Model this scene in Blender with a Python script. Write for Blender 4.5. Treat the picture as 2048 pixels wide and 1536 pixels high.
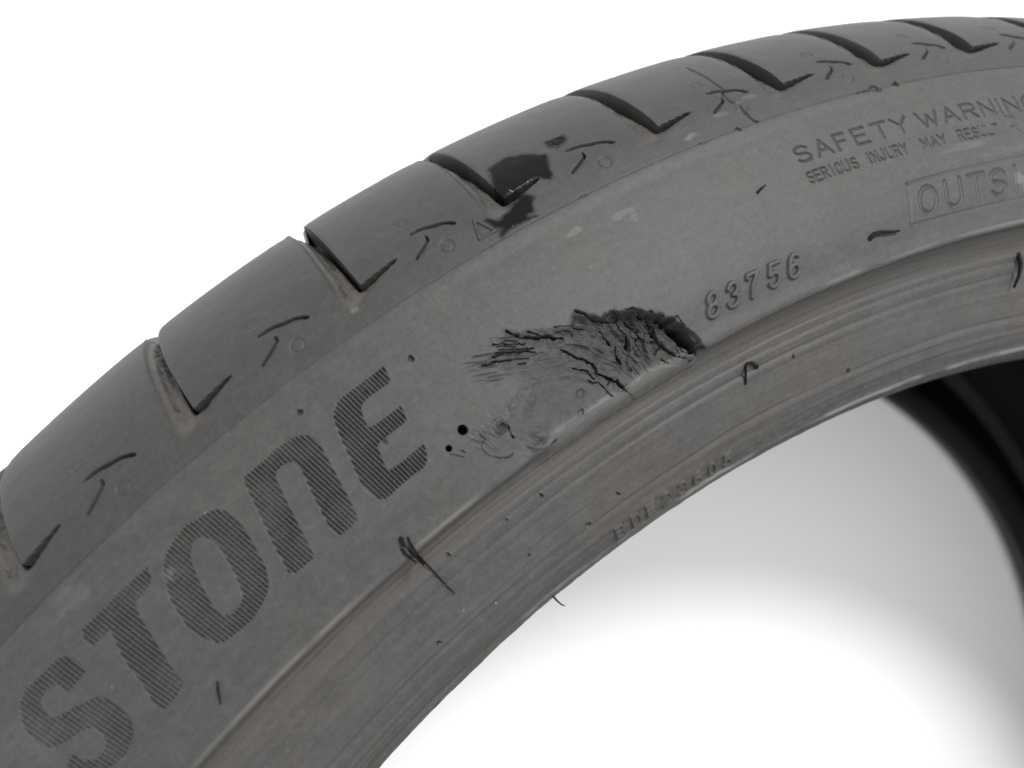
import bpy, math, random
import numpy as np
from mathutils import Matrix, Vector

# ------------------------------------------------------------------ clear
for o in list(bpy.data.objects):
    bpy.data.objects.remove(o, do_unlink=True)
scene = bpy.context.scene
COL = scene.collection
MM = 0.001

# ------------------------------------------------------------------ camera
cam_d = bpy.data.cameras.new('camera')
cam = bpy.data.objects.new('camera', cam_d)
COL.objects.link(cam)
cam_d.sensor_fit = 'HORIZONTAL'
cam_d.sensor_width = 36.0
cam_d.lens = 23.868
cam_d.clip_start = 0.005
cam_d.clip_end = 20.0
CAM_ROT = ((0.777284, 0.604972, -0.172738), (-0.574209, 0.794354, 0.198209), (0.257125, -0.054877, 0.964819))
cam.matrix_world = Matrix.Translation((0.0, 0.302064, 0.09733)) @ Matrix(CAM_ROT).to_4x4()
cam_d.dof.use_dof = True
cam_d.dof.focus_distance = 0.114
cam_d.dof.aperture_fstop = 12.0
scene.camera = cam

# ------------------------------------------------------------------ world and lamps
world = bpy.data.worlds.new('World')
scene.world = world
world.use_nodes = True
bg = world.node_tree.nodes['Background']
bg.inputs[0].default_value = (0.97, 0.985, 1.0, 1)
bg.inputs[1].default_value = 1.5

def area(name, loc, target, size, power, color):
    d = bpy.data.lights.new(name, 'AREA')
    d.shape = 'DISK'
    d.size = size
    d.energy = power
    d.color = color
    o = bpy.data.objects.new(name, d)
    COL.objects.link(o)
    o.location = loc
    o.rotation_euler = (Vector(target) - Vector(loc)).to_track_quat('-Z', 'Y').to_euler()
    return o
KEY_DIR = Vector((0.40, 0.44, 0.80)).normalized()
KEY_T = Vector((0.12, 0.20, 0.0))
area('studio_key_lamp', KEY_T + KEY_DIR * 0.95, (0.05, 0.27, 0.0), 0.22, 12.6, (1.0, 0.985, 0.96))

vs = scene.view_settings
vs.view_transform = 'Standard'
vs.look = 'None'
vs.exposure = 0.0
vs.gamma = 1.0
vs.use_curve_mapping = False
scene.render.engine = 'CYCLES'

# ------------------------------------------------------------------ tyre profile (r, z in mm), tread centre -> shoulder -> sidewall -> bead toe
PC = np.array([(327,-115),(326.8,-90),(326,-66),(324.6,-48),(322.4,-36),(318.6,-26.5),(313,-18.2),(307.3,-12.6),(301.54,-9.3),(294,-6.0),(286,-3.2),(279,-1.2),(274,-.45),(271.4,-.07),(270.8,-0.8),(270.1,-3.9),(267.4,-6.3),(262.3,-7.0),(257,-8.0),(252,-9.6),(248,-11.8),(244.6,-14.6),(242.7,-17.5),(241.6,-21.5),(241.2,-26)], float)
ZMID = -115.0
ZFLOOR = -219.0
U = 300.0            # u = angle * 300 mm, s = length along the profile from the shoulder line

def catmull(P, n=24):
    P = np.vstack([2*P[0]-P[1], P, 2*P[-1]-P[-2]])
    out = []
    for i in range(1, len(P)-2):
        a, b, c, d = P[i-1:i+3]
        t0 = 0.0
        t1 = np.linalg.norm(b-a)**.5
        t2 = t1+np.linalg.norm(c-b)**.5
        t3 = t2+np.linalg.norm(d-c)**.5
        for t in np.linspace(t1, t2, n, endpoint=False):
            A1 = (t1-t)/(t1-t0)*a+(t-t0)/(t1-t0)*b
            A2 = (t2-t)/(t2-t1)*b+(t-t1)/(t2-t1)*c
            A3 = (t3-t)/(t3-t2)*c+(t-t2)/(t3-t2)*d
            B1 = (t2-t)/(t2-t0)*A1+(t-t0)/(t2-t0)*A2
            B2 = (t3-t)/(t3-t1)*A2+(t-t1)/(t3-t1)*A3
            out.append((t2-t)/(t2-t1)*B1+(t-t1)/(t2-t1)*B2)
    out.append(P[-2])
    return np.array(out)
PR = catmull(PC)
S = np.concatenate([[0], np.cumsum(np.linalg.norm(np.diff(PR, axis=0), axis=1))])
S = S-S[8*24]
S_LO, S_HI = S[0], S[-1]
S_EDGE = S[13*24]
def prof(s):
    return np.interp(s, S, PR[:, 0]), np.interp(s, S, PR[:, 1])
def prof_n(s, e=0.35):
    r0, z0 = prof(s-e)
    r1, z1 = prof(s+e)
    tr, tz = r1-r0, z1-z0
    L = np.hypot(tr, tz)+1e-9
    return tz/L, -tr/L                  # outward normal (r, z)
# traced shapes, in surface coordinates (u, s) in mm
GLYPH= {"S":[[[-55.24,8.32],[-54.8,9.84],[-54.77,11.62],[-55.59,11.67],[-56.63,11.79],[-57.63,11.7],[-58.4,11.71],[-58.78,10.0],[-59.3,9.57],[-60.33,9.36],[-61.13,9.56],[-61.93,9.91],[-62.08,10.55],[-62.45,12.2],[-62.2,12.57],[-60.99,13.24],[-59.37,13.81],[-57.67,14.45],[-56.34,15.15],[-55.6,16.13],[-55.24,17.49],[-55.12,19.86],[-55.38,20.86],[-56.42,22.29],[-57.5,22.7],[-58.75,23.25],[-60.56,23.13],[-61.98,22.8],[-64.33,22.0],[-65.45,20.83],[-65.58,18.88],[-65.14,18.1],[-63.91,17.92],[-63.56,18.49],[-63.31,19.6],[-62.68,20.5],[-61.79,20.87],[-60.44,20.81],[-59.67,20.39],[-59.25,18.93],[-59.59,17.58],[-60.32,17.07],[-61.13,16.62],[-62.6,16.21],[-63.33,16.01],[-64.93,15.27],[-65.85,14.02],[-65.95,11.48],[-65.43,10.01],[-64.63,8.7],[-63.63,7.63],[-62.12,7.15],[-60.52,7.23],[-59.12,7.38],[-57.22,7.3],[-56.03,7.68]]],"T":[[[-39.7,7.35],[-40.32,9.02],[-41.21,9.58],[-44.22,9.82],[-44.85,11.66],[-45.3,13.9],[-46.15,17.81],[-46.97,22.61],[-48.52,23.08],[-51.28,23.09],[-51.74,21.52],[-50.8,18.12],[-50.6,15.82],[-50.21,13.93],[-49.27,10.97],[-49.19,10.0],[-51.08,9.86],[-52.16,9.94],[-52.3,8.32],[-51.66,7.13]]],"O":[[[-27.25,8.31],[-26.77,9.04],[-26.45,10.85],[-26.32,12.66],[-26.59,14.47],[-26.96,16.37],[-27.67,19.06],[-28.84,20.97],[-29.88,21.87],[-31.7,22.6],[-33.92,23.12],[-35.75,23.05],[-37.86,22.87],[-39.39,22.49],[-40.16,21.72],[-40.85,19.52],[-41.18,17.3],[-40.86,15.17],[-40.46,13.32],[-39.43,11.14],[-38.23,9.13],[-36.91,7.98],[-34.9,7.31],[-32.32,6.79],[-30.22,7.3],[-28.49,7.61]],[[-31.33,9.74],[-30.94,10.58],[-30.66,12.17],[-30.93,14.17],[-31.32,15.86],[-31.72,17.35],[-32.15,18.43],[-32.49,19.61],[-33.23,20.21],[-34.37,20.62],[-35.52,20.64],[-36.68,19.88],[-36.81,18.82],[-36.67,17.46],[-36.26,15.8],[-35.93,14.42],[-35.35,12.73],[-34.86,11.33],[-34.07,10.21],[-33.27,9.47],[-32.25,9.33]]],"N":[[[-11.41,7.98],[-10.59,8.87],[-10.24,10.34],[-10.59,11.99],[-11.07,14.48],[-11.64,17.27],[-12.14,19.72],[-12.73,21.89],[-13.02,22.79],[-14.5,22.9],[-16.61,22.85],[-16.93,21.43],[-16.77,19.67],[-16.36,18.3],[-16.07,16.82],[-15.69,15.23],[-15.21,13.72],[-14.84,12.1],[-15.08,10.05],[-16.2,9.57],[-17.73,9.6],[-18.28,10.29],[-18.67,11.7],[-19.14,13.42],[-19.61,15.12],[-19.91,16.59],[-20.22,17.85],[-20.7,19.73],[-21.1,21.28],[-21.42,22.73],[-22.77,22.69],[-24.21,22.56],[-25.24,22.6],[-25.79,21.72],[-25.36,20.38],[-25.05,18.74],[-24.65,17.19],[-24.24,15.73],[-23.88,14.32],[-23.39,12.73],[-22.97,10.97],[-22.67,9.69],[-22.12,7.83],[-21.58,7.15],[-19.96,7.22],[-17.14,7.18],[-15.0,7.07],[-12.82,7.38]]],"E":[[[4.34,7.05],[3.79,9.4],[3.31,9.65],[1.67,9.61],[0.1,9.62],[-1.12,9.68],[-2.18,10.06],[-2.64,10.91],[-3.04,12.2],[-3.25,13.23],[-2.1,13.53],[0.03,13.58],[1.61,13.58],[2.63,13.55],[2.52,14.46],[2.03,15.87],[0.56,15.96],[-1.02,15.94],[-3.48,16.03],[-3.96,16.25],[-4.31,17.55],[-4.72,18.8],[-4.96,20.08],[-4.1,20.26],[-1.72,20.32],[-0.02,20.22],[1.81,20.22],[1.6,21.23],[0.67,22.49],[-0.24,22.98],[-2.2,22.87],[-4.69,22.92],[-7.71,23.11],[-8.66,22.55],[-9.25,21.1],[-9.41,19.61],[-9.1,18.28],[-8.75,16.89],[-8.34,15.65],[-7.96,14.07],[-7.67,12.71],[-7.21,11.39],[-6.81,10.0],[-6.35,8.75],[-5.72,8.05],[-4.28,7.17],[-2.65,7.05],[-0.42,7.17],[2.15,7.12]]]}
CRACK = [[[[23.17,13.42],[23.74,14.42],[24.72,15.45],[26.86,16.9],[28.28,17.34],[29.06,18.29],[30.4,18.87]],0.42,1.3],[[[27.74,17.29],[28.49,17.46],[29.06,18.29]],0.7,1.6],[[[26.01,15.26],[26.87,16.07],[27.47,16.85],[28.56,17.36]],0.25,0.8],[[[20.2,13.98],[21.86,15.04],[23.34,15.77],[24.63,16.57]],0.22,0.7],[[[19.66,15.31],[21.36,16.12],[23.34,16.95],[25.52,17.75]],0.2,0.6],[[[18.9,15.57],[20.01,15.81],[21.39,16.28],[24.07,17.54],[25.3,18.44]],0.22,0.7],[[[16.72,15.81],[17.63,16.13],[18.7,16.42],[19.94,16.88],[21.78,17.7],[23.6,18.77]],0.28,0.9],[[[21.24,14.51],[22.57,14.66],[23.58,15.43],[24.27,16.28]],0.2,0.5],[[[21.86,18.58],[22.89,19.16]],0.18,0.4],[[[30.17,16.94],[31.45,17.4],[33.11,18.36],[34.45,19.4]],0.2,0.4],[[[30.03,17.75],[31.03,17.99],[31.93,18.58],[32.31,19.29],[31.99,19.52]],0.18,0.5],[[[29.15,20.2],[29.98,21.5],[30.68,22.59],[31.75,23.6],[31.94,24.38],[32.49,25.09],[32.53,25.91],[32.12,26.48]],0.26,0.8],[[[20.41,14.67],[21.69,15.28],[23.1,16.1]],0.16,0.5],[[[20.43,15.24],[22.03,15.99],[23.68,16.89],[24.62,17.19]],0.16,0.5],[[[29.16,23.87],[29.8,24.44],[30.99,25.52],[31.13,26.6],[31.3,27.22]],0.25,0.7],[[[32.32,26.86],[33.11,27.7],[33.74,28.57],[34.44,29.35]],0.42,1.3],[[[34.44,29.35],[34.43,30.01],[34.58,30.89]],0.6,1.8],[[[34.5,30.14],[34.71,31.45],[36.26,36.26],[37.01,38.34]],0.4,1.4],[[[30.22,26.82],[30.78,27.53],[31.54,27.76],[31.8,28.7],[31.93,29.83],[32.21,31.19]],0.3,1.0],[[[34.67,16.47],[35.46,17.33],[36.16,18.22],[37.42,19.39],[38.97,20.37],[40.64,20.99]],0.35,1.0],[[[40.39,19.62],[41.02,20.23],[40.82,20.95],[40.17,21.56],[40.07,22.46]],0.35,1.2],[[[37.0,21.16],[36.92,22.0],[37.16,22.95],[37.3,23.83]],0.25,0.8],[[[40.26,21.43],[40.12,22.17],[40.26,23.06],[40.5,23.59],[40.32,24.3],[40.01,25.21],[39.49,25.74]],0.4,1.4],[[[38.01,24.56],[37.29,25.39],[36.76,26.17],[36.79,27.25]],0.55,1.8],[[[43.05,24.09],[42.53,24.76],[42.64,25.62],[43.04,25.96],[42.66,26.3]],0.3,1.0],[[[41.95,25.28],[41.44,25.81],[41.59,26.29]],0.3,1.0],[[[43.06,29.01],[43.93,28.65],[44.91,28.34]],0.45,1.5],[[[40.41,26.21],[40.34,27.24],[40.71,28.09]],0.28,0.8],[[[44.47,21.56],[44.35,22.18],[44.69,23.03],[44.92,23.82]],0.4,1.2],[[[45.62,22.34],[46.13,22.6]],0.3,1.0],[[[45.43,22.72],[44.92,23.82],[45.16,24.61]],0.6,1.8],[[[46.3,23.36],[47.69,24.04]],0.25,0.8],[[[47.22,24.28],[47.59,25.13],[48.62,25.22]],1.1,2.2],[[[49.27,24.93],[49.82,25.52],[49.8,26.05]],0.3,1.0],[[[44.83,25.11],[45.12,26.32],[45.12,27.52],[45.56,28.79],[46.08,30.37],[49.2,35.37]],0.9,1.2],[[[48.3,27.19],[48.25,29.02],[47.69,30.35],[48.12,31.48],[51.46,35.76]],0.5,1.5],[[[31.97,24.35],[32.34,25.09],[32.35,26.16],[31.91,26.58]],0.3,0.9],[[[33.41,28.61],[32.56,28.94]],0.2,0.6],[[[37.74,27.21],[37.91,28.1],[37.68,28.91]],0.25,0.6],[[[43.79,30.04],[44.22,31.32]],0.3,0.8],[[[42.07,21.97],[42.49,23.13],[42.58,24.12]],0.5,0.7],[[[42.09,20.19],[43.56,20.68],[44.18,21.55]],0.3,0.7],[[[45.81,24.8],[45.8,25.99],[45.24,26.38]],0.4,1.0],[[[14.42,25.3],[14.19,26.36],[13.96,27.43]],0.32,0.6],[[[10.22,25.21],[9.16,25.43],[8.89,26.33],[9.17,27.47],[10.25,28.74],[11.57,29.35],[12.34,29.33]],0.14,0.25],[[[9.78,24.1],[10.22,25.21]],0.25,0.25],[[[10.34,23.94],[10.76,24.9]],0.15,0.15],[[[7.67,24.0],[8.7,24.17],[9.09,24.97]],0.15,0.15],[[[5.97,24.3],[6.32,24.95]],0.3,0.25],[[[4.17,23.83],[4.96,24.47],[5.62,25.27]],0.2,0.2],[[[13.18,24.62],[12.64,24.94],[12.94,25.68],[13.81,25.71]],0.25,0.3],[[[12.49,23.62],[13.84,23.58]],0.12,0.1],[[[11.17,23.82],[12.28,23.89]],0.12,0.1]]
HOLE= [(48.16, 25.94), (49.88, 27.41), (50.47, 29.0), (50.79, 30.22), (51.56, 31.77), (52.48, 34.46), (51.8, 35.79), (48.8, 31.97), (48.08, 30.0), (48.14, 28.44), (47.82, 26.96)]
LIP= [(20.21, 22.13), (18.69, 22.79), (17.24, 23.35), (16.6, 23.62), (16.11, 24.25), (14.91, 24.28), (13.61, 24.64), (13.11, 24.71)]
GASH= [(16.26, 15.83), (21.01, 14.66), (22.86, 13.44), (26.58, 15.09), (32.09, 17.8), (33.87, 16.26), (37.92, 18.81), (40.99, 19.52), (45.17, 21.68), (47.83, 23.92), (49.06, 25.6), (50.71, 27.73), (51.89, 31.44), (52.85, 36.4), (48.69, 38.42), (42.86, 31.65), (35.68, 31.37), (26.01, 30.5), (19.6, 31.4), (16.1, 29.18), (15.8, 26.23), (19.17, 23.79), (20.35, 22.23), (18.41, 18.19)]
# ------------------------------------------------------------------ small numeric helpers
def sst(a, b, x):
    t = np.clip((x-a)/(b-a), 0, 1)
    return t*t*(3-2*t)
def _hash(ix, iy, seed):
    n = (ix.astype(np.int64)*374761393+iy.astype(np.int64)*668265263+seed*974711) & 0x7fffffff
    n = ((n ^ (n >> 13))*1274126177) & 0x7fffffff
    n = (n ^ (n >> 16)) & 0xffff
    return n/65535.0
def vnoise(x, y, seed=0):
    ix = np.floor(x)
    iy = np.floor(y)
    fx = x-ix
    fy = y-iy
    fx = fx*fx*fx*(fx*(fx*6-15)+10)
    fy = fy*fy*fy*(fy*(fy*6-15)+10)
    a = _hash(ix, iy, seed)
    b = _hash(ix+1, iy, seed)
    c = _hash(ix, iy+1, seed)
    d = _hash(ix+1, iy+1, seed)
    return (a*(1-fx)+b*fx)*(1-fy)+(c*(1-fx)+d*fx)*fy-0.5
def fbm(x, y, o=4, seed=0):
    r = 0
    a = 1.0
    for i in range(o):
        r = r+a*vnoise(x*2**i+i*17.3, y*2**i-i*9.1, seed+i)
        a *= .5
    return r
def dline(px, py, pts):
    d = np.full(px.shape, 1e9)
    for (x0, y0), (x1, y1) in zip(pts[:-1], pts[1:]):
        vx, vy = x1-x0, y1-y0
        L = vx*vx+vy*vy+1e-12
        t = np.clip(((px-x0)*vx+(py-y0)*vy)/L, 0, 1)
        d = np.minimum(d, (px-x0-t*vx)**2+(py-y0-t*vy)**2)
    return np.sqrt(d)
def inside(px, py, poly):
    r = np.zeros(px.shape, bool)
    n = len(poly)
    for i in range(n):
        x0, y0 = poly[i]
        x1, y1 = poly[(i+1) % n]
        if y0 == y1:
            continue
        c = ((y0 > py) != (y1 > py)) & (px < (x1-x0)*(py-y0)/(y1-y0)+x0)
        r ^= c
    return r
def sdist(px, py, poly):                    # positive inside
    d = dline(px, py, list(poly)+[poly[0]])
    return np.where(inside(px, py, poly), d, -d)

# ------------------------------------------------------------------ relief of the tyre, as moulded and as damaged
# grooves cut into the shoulder: wall position along the circumference
GROOVE = [-83.0, -52.10, -21.16, 9.05, 35.97, 66.10, 92.19, 114.08, 135.73, 158.5]
GROOVE_POLY = [(-3.0,-60),(-3.1,-24),(-3.6,-11),(-4.15,-6.9),(-4.15,-4.3),(-3.5,-3.35),(-2.0,-3.2),(1.6,-4.45),(7.1,-6.75),(7.05,-7.15),(0,-6.4),(0,-60)]
GROOVE_SOFT = [(-3.0,-60),(-3.1,-24),(-3.6,-11),(-4.15,-6.9),(-4.15,-4.3),(-3.5,-3.35),(-2.0,-3.2),(1.6,-4.45),(7.1,-6.75)]
ARROW_END = {-52.10:-31.54, -21.16:-0.21, 9.05:26.96, 35.97:57.6, 66.10:84.88, 92.19:107.6, 114.08:129.5, 135.73:151.0, -83.0:-61.9}
WEDGE = [(-7.4,-2.76),(-3.54,-1.95),(0,0),(-.54,.57),(-3.12,.79),(-5.25,1.52),(-9.32,2.6),(-9.66,2.29),(-6.05,.33),(-5.55,-.77)]
ARC = [(-7.4,-2.76),(-6.24,-2.75),(-4.98,-2.48),(-3.54,-1.95),(-1.91,-1.4),(-.69,-.69),(0,0)]
LEGS = [(-5.6,-.67),(-5.7,.1),(-6.27,.54),(-7.36,1.14),(-8.57,1.74),(-9.5,2.3)]
WET1 = [(37.2,-14.98),(40.95,-15.78),(43.61,-14.24),(46.61,-11.09),(45.76,-8.02),(44.42,-5.4),(43.27,-6.81),(37.09,-7.0),(36.0,-6.6),(36.0,-9.23)]
WET2 = [(39.44,-5.52),(40.1,-3.61),(38.57,-1.66),(37.29,-1.45),(38.79,-0.43),(34.84,-.7),(32.2,-0.6),(32.55,-1.66),(31.98,-2.54),(31.41,-4.32),(32.59,-3.5),(33.89,-3.31),(36.27,-4.35)]
WET3 = [(48.67,-14.6),(50.41,-14.79),(51.88,-14.27),(51.67,-12.84),(50.97,-11.67),(49.73,-11.64),(48.6,-12.72)]

def arcpts(cx, cy, rx, ry, a0, a1, n=9):
    return [(cx+rx*math.cos(math.radians(a0+(a1-a0)*i/(n-1))), cy+ry*math.sin(math.radians(a0+(a1-a0)*i/(n-1)))) for i in range(n)]
FONT = {
 'S': [arcpts(.5,.26,.45,.24,-20,-260)+arcpts(.5,.74,.47,.25,-90,160)],
 'A': [[(0,1),(.5,0),(1,1)],[(.2,.66),(.8,.66)]],
 'F': [[(0,1),(0,0),(.9,0)],[(0,.48),(.75,.48)]],
 'E': [[(.95,0),(0,0),(0,1),(.95,1)],[(0,.48),(.8,.48)]],
 'T': [[(0,0),(1,0)],[(.5,0),(.5,1)]],
 'Y': [[(0,0),(.5,.5),(1,0)],[(.5,.5),(.5,1)]],
 'W': [[(0,0),(.27,1),(.5,.2),(.73,1),(1,0)]],
 'R': [[(0,1),(0,0),(.6,0)]+arcpts(.6,.25,.35,.25,-90,90,7)+[(0,.5)],[(.5,.5),(1,1)]],
 'N': [[(0,1),(0,0),(1,1),(1,0)]],
 'I': [[(.5,0),(.5,1)]],
 'G': [arcpts(.52,.5,.5,.5,-40,-330,14)+[(.95,.55),(.6,.55)]],
 'J': [[(.8,0),(.8,.7)]+arcpts(.45,.7,.35,.3,0,170,7)],
 'U': [[(0,0),(0,.65)]+arcpts(.5,.65,.5,.35,180,0,9)+[(1,0)]],
 'O': [arcpts(.5,.5,.5,.5,0,360,17)],
 'M': [[(0,1),(0,0),(.5,.7),(1,0),(1,1)]],
 'L': [[(0,0),(0,1),(.9,1)]],
 'D': [[(0,0),(0,1),(.4,1)]+arcpts(.4,.5,.55,.5,90,-90,9)+[(0,0)]],
 'B': [[(0,0),(0,1),(.55,1)]+arcpts(.55,.74,.4,.26,90,-90,7)+[(0,.48)],[(.55,.48)]+arcpts(.5,.24,.38,.24,90,-90,7)+[(0,0)]],
 '8': [arcpts(.5,.25,.4,.25,0,360,15),arcpts(.5,.74,.47,.26,0,360,15)],
 '3': [arcpts(.48,.25,.42,.25,-170,90,11)+arcpts(.48,.75,.47,.25,-90,160,11)],
 '7': [[(0,.14),(0,0),(1,0),(.42,.55),(.35,1)]],
 '5': [[(.95,0),(.12,0),(.05,.45)]+arcpts(.46,.7,.46,.3,-125,150,12)],
 '6': [[(.85,.12)]+arcpts(.52,.3,.42,.3,-55,-170,7)+arcpts(.5,.72,.45,.28,180,-180,15)],
 '2': [arcpts(.5,.28,.45,.28,-170,30,8)+[(0,1),(1,1)]],
 '0': [arcpts(.5,.5,.42,.5,0,360,15)],
}
# (text kind, character, u left, width, s top, s bottom, slant du/ds, stroke, relief)
CHARS = []
for ch, uc in zip('83756', (56.43,60.83,65.18,69.86,74.3)):
    CHARS.append(('digit', ch, uc-1.2, 2.4, 24.5, 28.0, -.48, .84, .40))
for ch, u0, w in (('S',85.5,3.0),('A',89.8,3.2),('F',94.4,2.6),('E',98.4,3.0),('T',102.8,3.3),('Y',107.3,3.4),('W',113.2,4.6),('A',118.9,3.4),('R',123.8,3.2),('N',128.3,3.0),('I',132.2,1.2),('N',134.3,3.0),('G',138.6,3.2)):
    CHARS.append(('letter', ch, u0, w, 7.0, 10.1, 0.0, .44, -.40))
for ch, u0 in zip('SERIOUS', (85.5,87.0,88.7,90.2,91.7,93.4,95.3)):
    CHARS.append(('letter', ch, u0, 1.15, 12.1, 14.15, 0.0, .32, -.34))
for ch, u0 in zip('INJURY', (98.6,100.0,101.6,103.3,105.0,106.7)):
    CHARS.append(('letter', ch, u0, 1.15, 12.1, 14.15, 0.0, .32, -.34))
for ch, u0 in zip('MAY', (111.5,113.6,115.6)):
    CHARS.append(('letter', ch, u0, 1.5, 12.1, 14.1, 0.0, .32, -.34))
for ch, u0 in zip('RESULT', (120.2,122.0,123.7,125.5,127.3,128.9)):
    CHARS.append(('letter', ch, u0, 1.25, 12.1, 14.1, 0.0, .34, -.32))
CHARS.append(('letter', 'R', 132.9, 2.4, 11.0, 15.2, 0.0, .5, -.22))
for ch, u0, w in (('O',105.2,4.0),('U',111.6,3.6),('T',117.2,3.8),('S',122.6,3.8),('I',127.4,3.0),('D',133.0,3.8),('E',139.0,3.6)):
    CHARS.append(('letter', ch, u0, w, 21.1, 25.9, -.30, .95, -.36))
for ch, uc in zip('BDE23605', (24.05,28.37,32.36,36.6,41.0,45.01,49.07,53.3)):
    CHARS.append(('letter' if ch.isalpha() else 'digit', ch, uc-1.1, 2.2, 58.6, 61.8, 0.0, .6, .30))
MARKS = [(62.15,59.9),(66.3,60.0),(70.8,60.1),(76.0,60.3),(80.4,60.5),(83.3,60.4),(88.0,60.5),(92.4,60.6),(98.5,60.6),(104.0,60.6)]

PITS = [(8.1,22.0,.72,1.6),(4.58,22.96,.46,1.2),(8.37,8.6,.45,.9),(-9.66,5.02,.42,1.0),(5.24,51.27,.3,.6),(13.44,43.8,.4,.8),(5.58,43.32,.28,.5),(18.27,53.99,.55,.9),(-6.42,41.66,.38,.8),(26.71,52.39,.45,.8),(-18.2,52.63,.5,.9),(73.2,46.47,.45,.7),(86.91,54.17,.6,.8),(27.73,27.85,.75,.3),(26.08,30.2,.5,.5),(19.55,32.9,.6,.9),(44.28,27.1,.35,.8),(-26.9,10.3,.16,.3),(78.5,0.2,.5,.5),(108.5,0.1,.9,.6),(113.2,0.0,.6,.8)]

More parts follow.
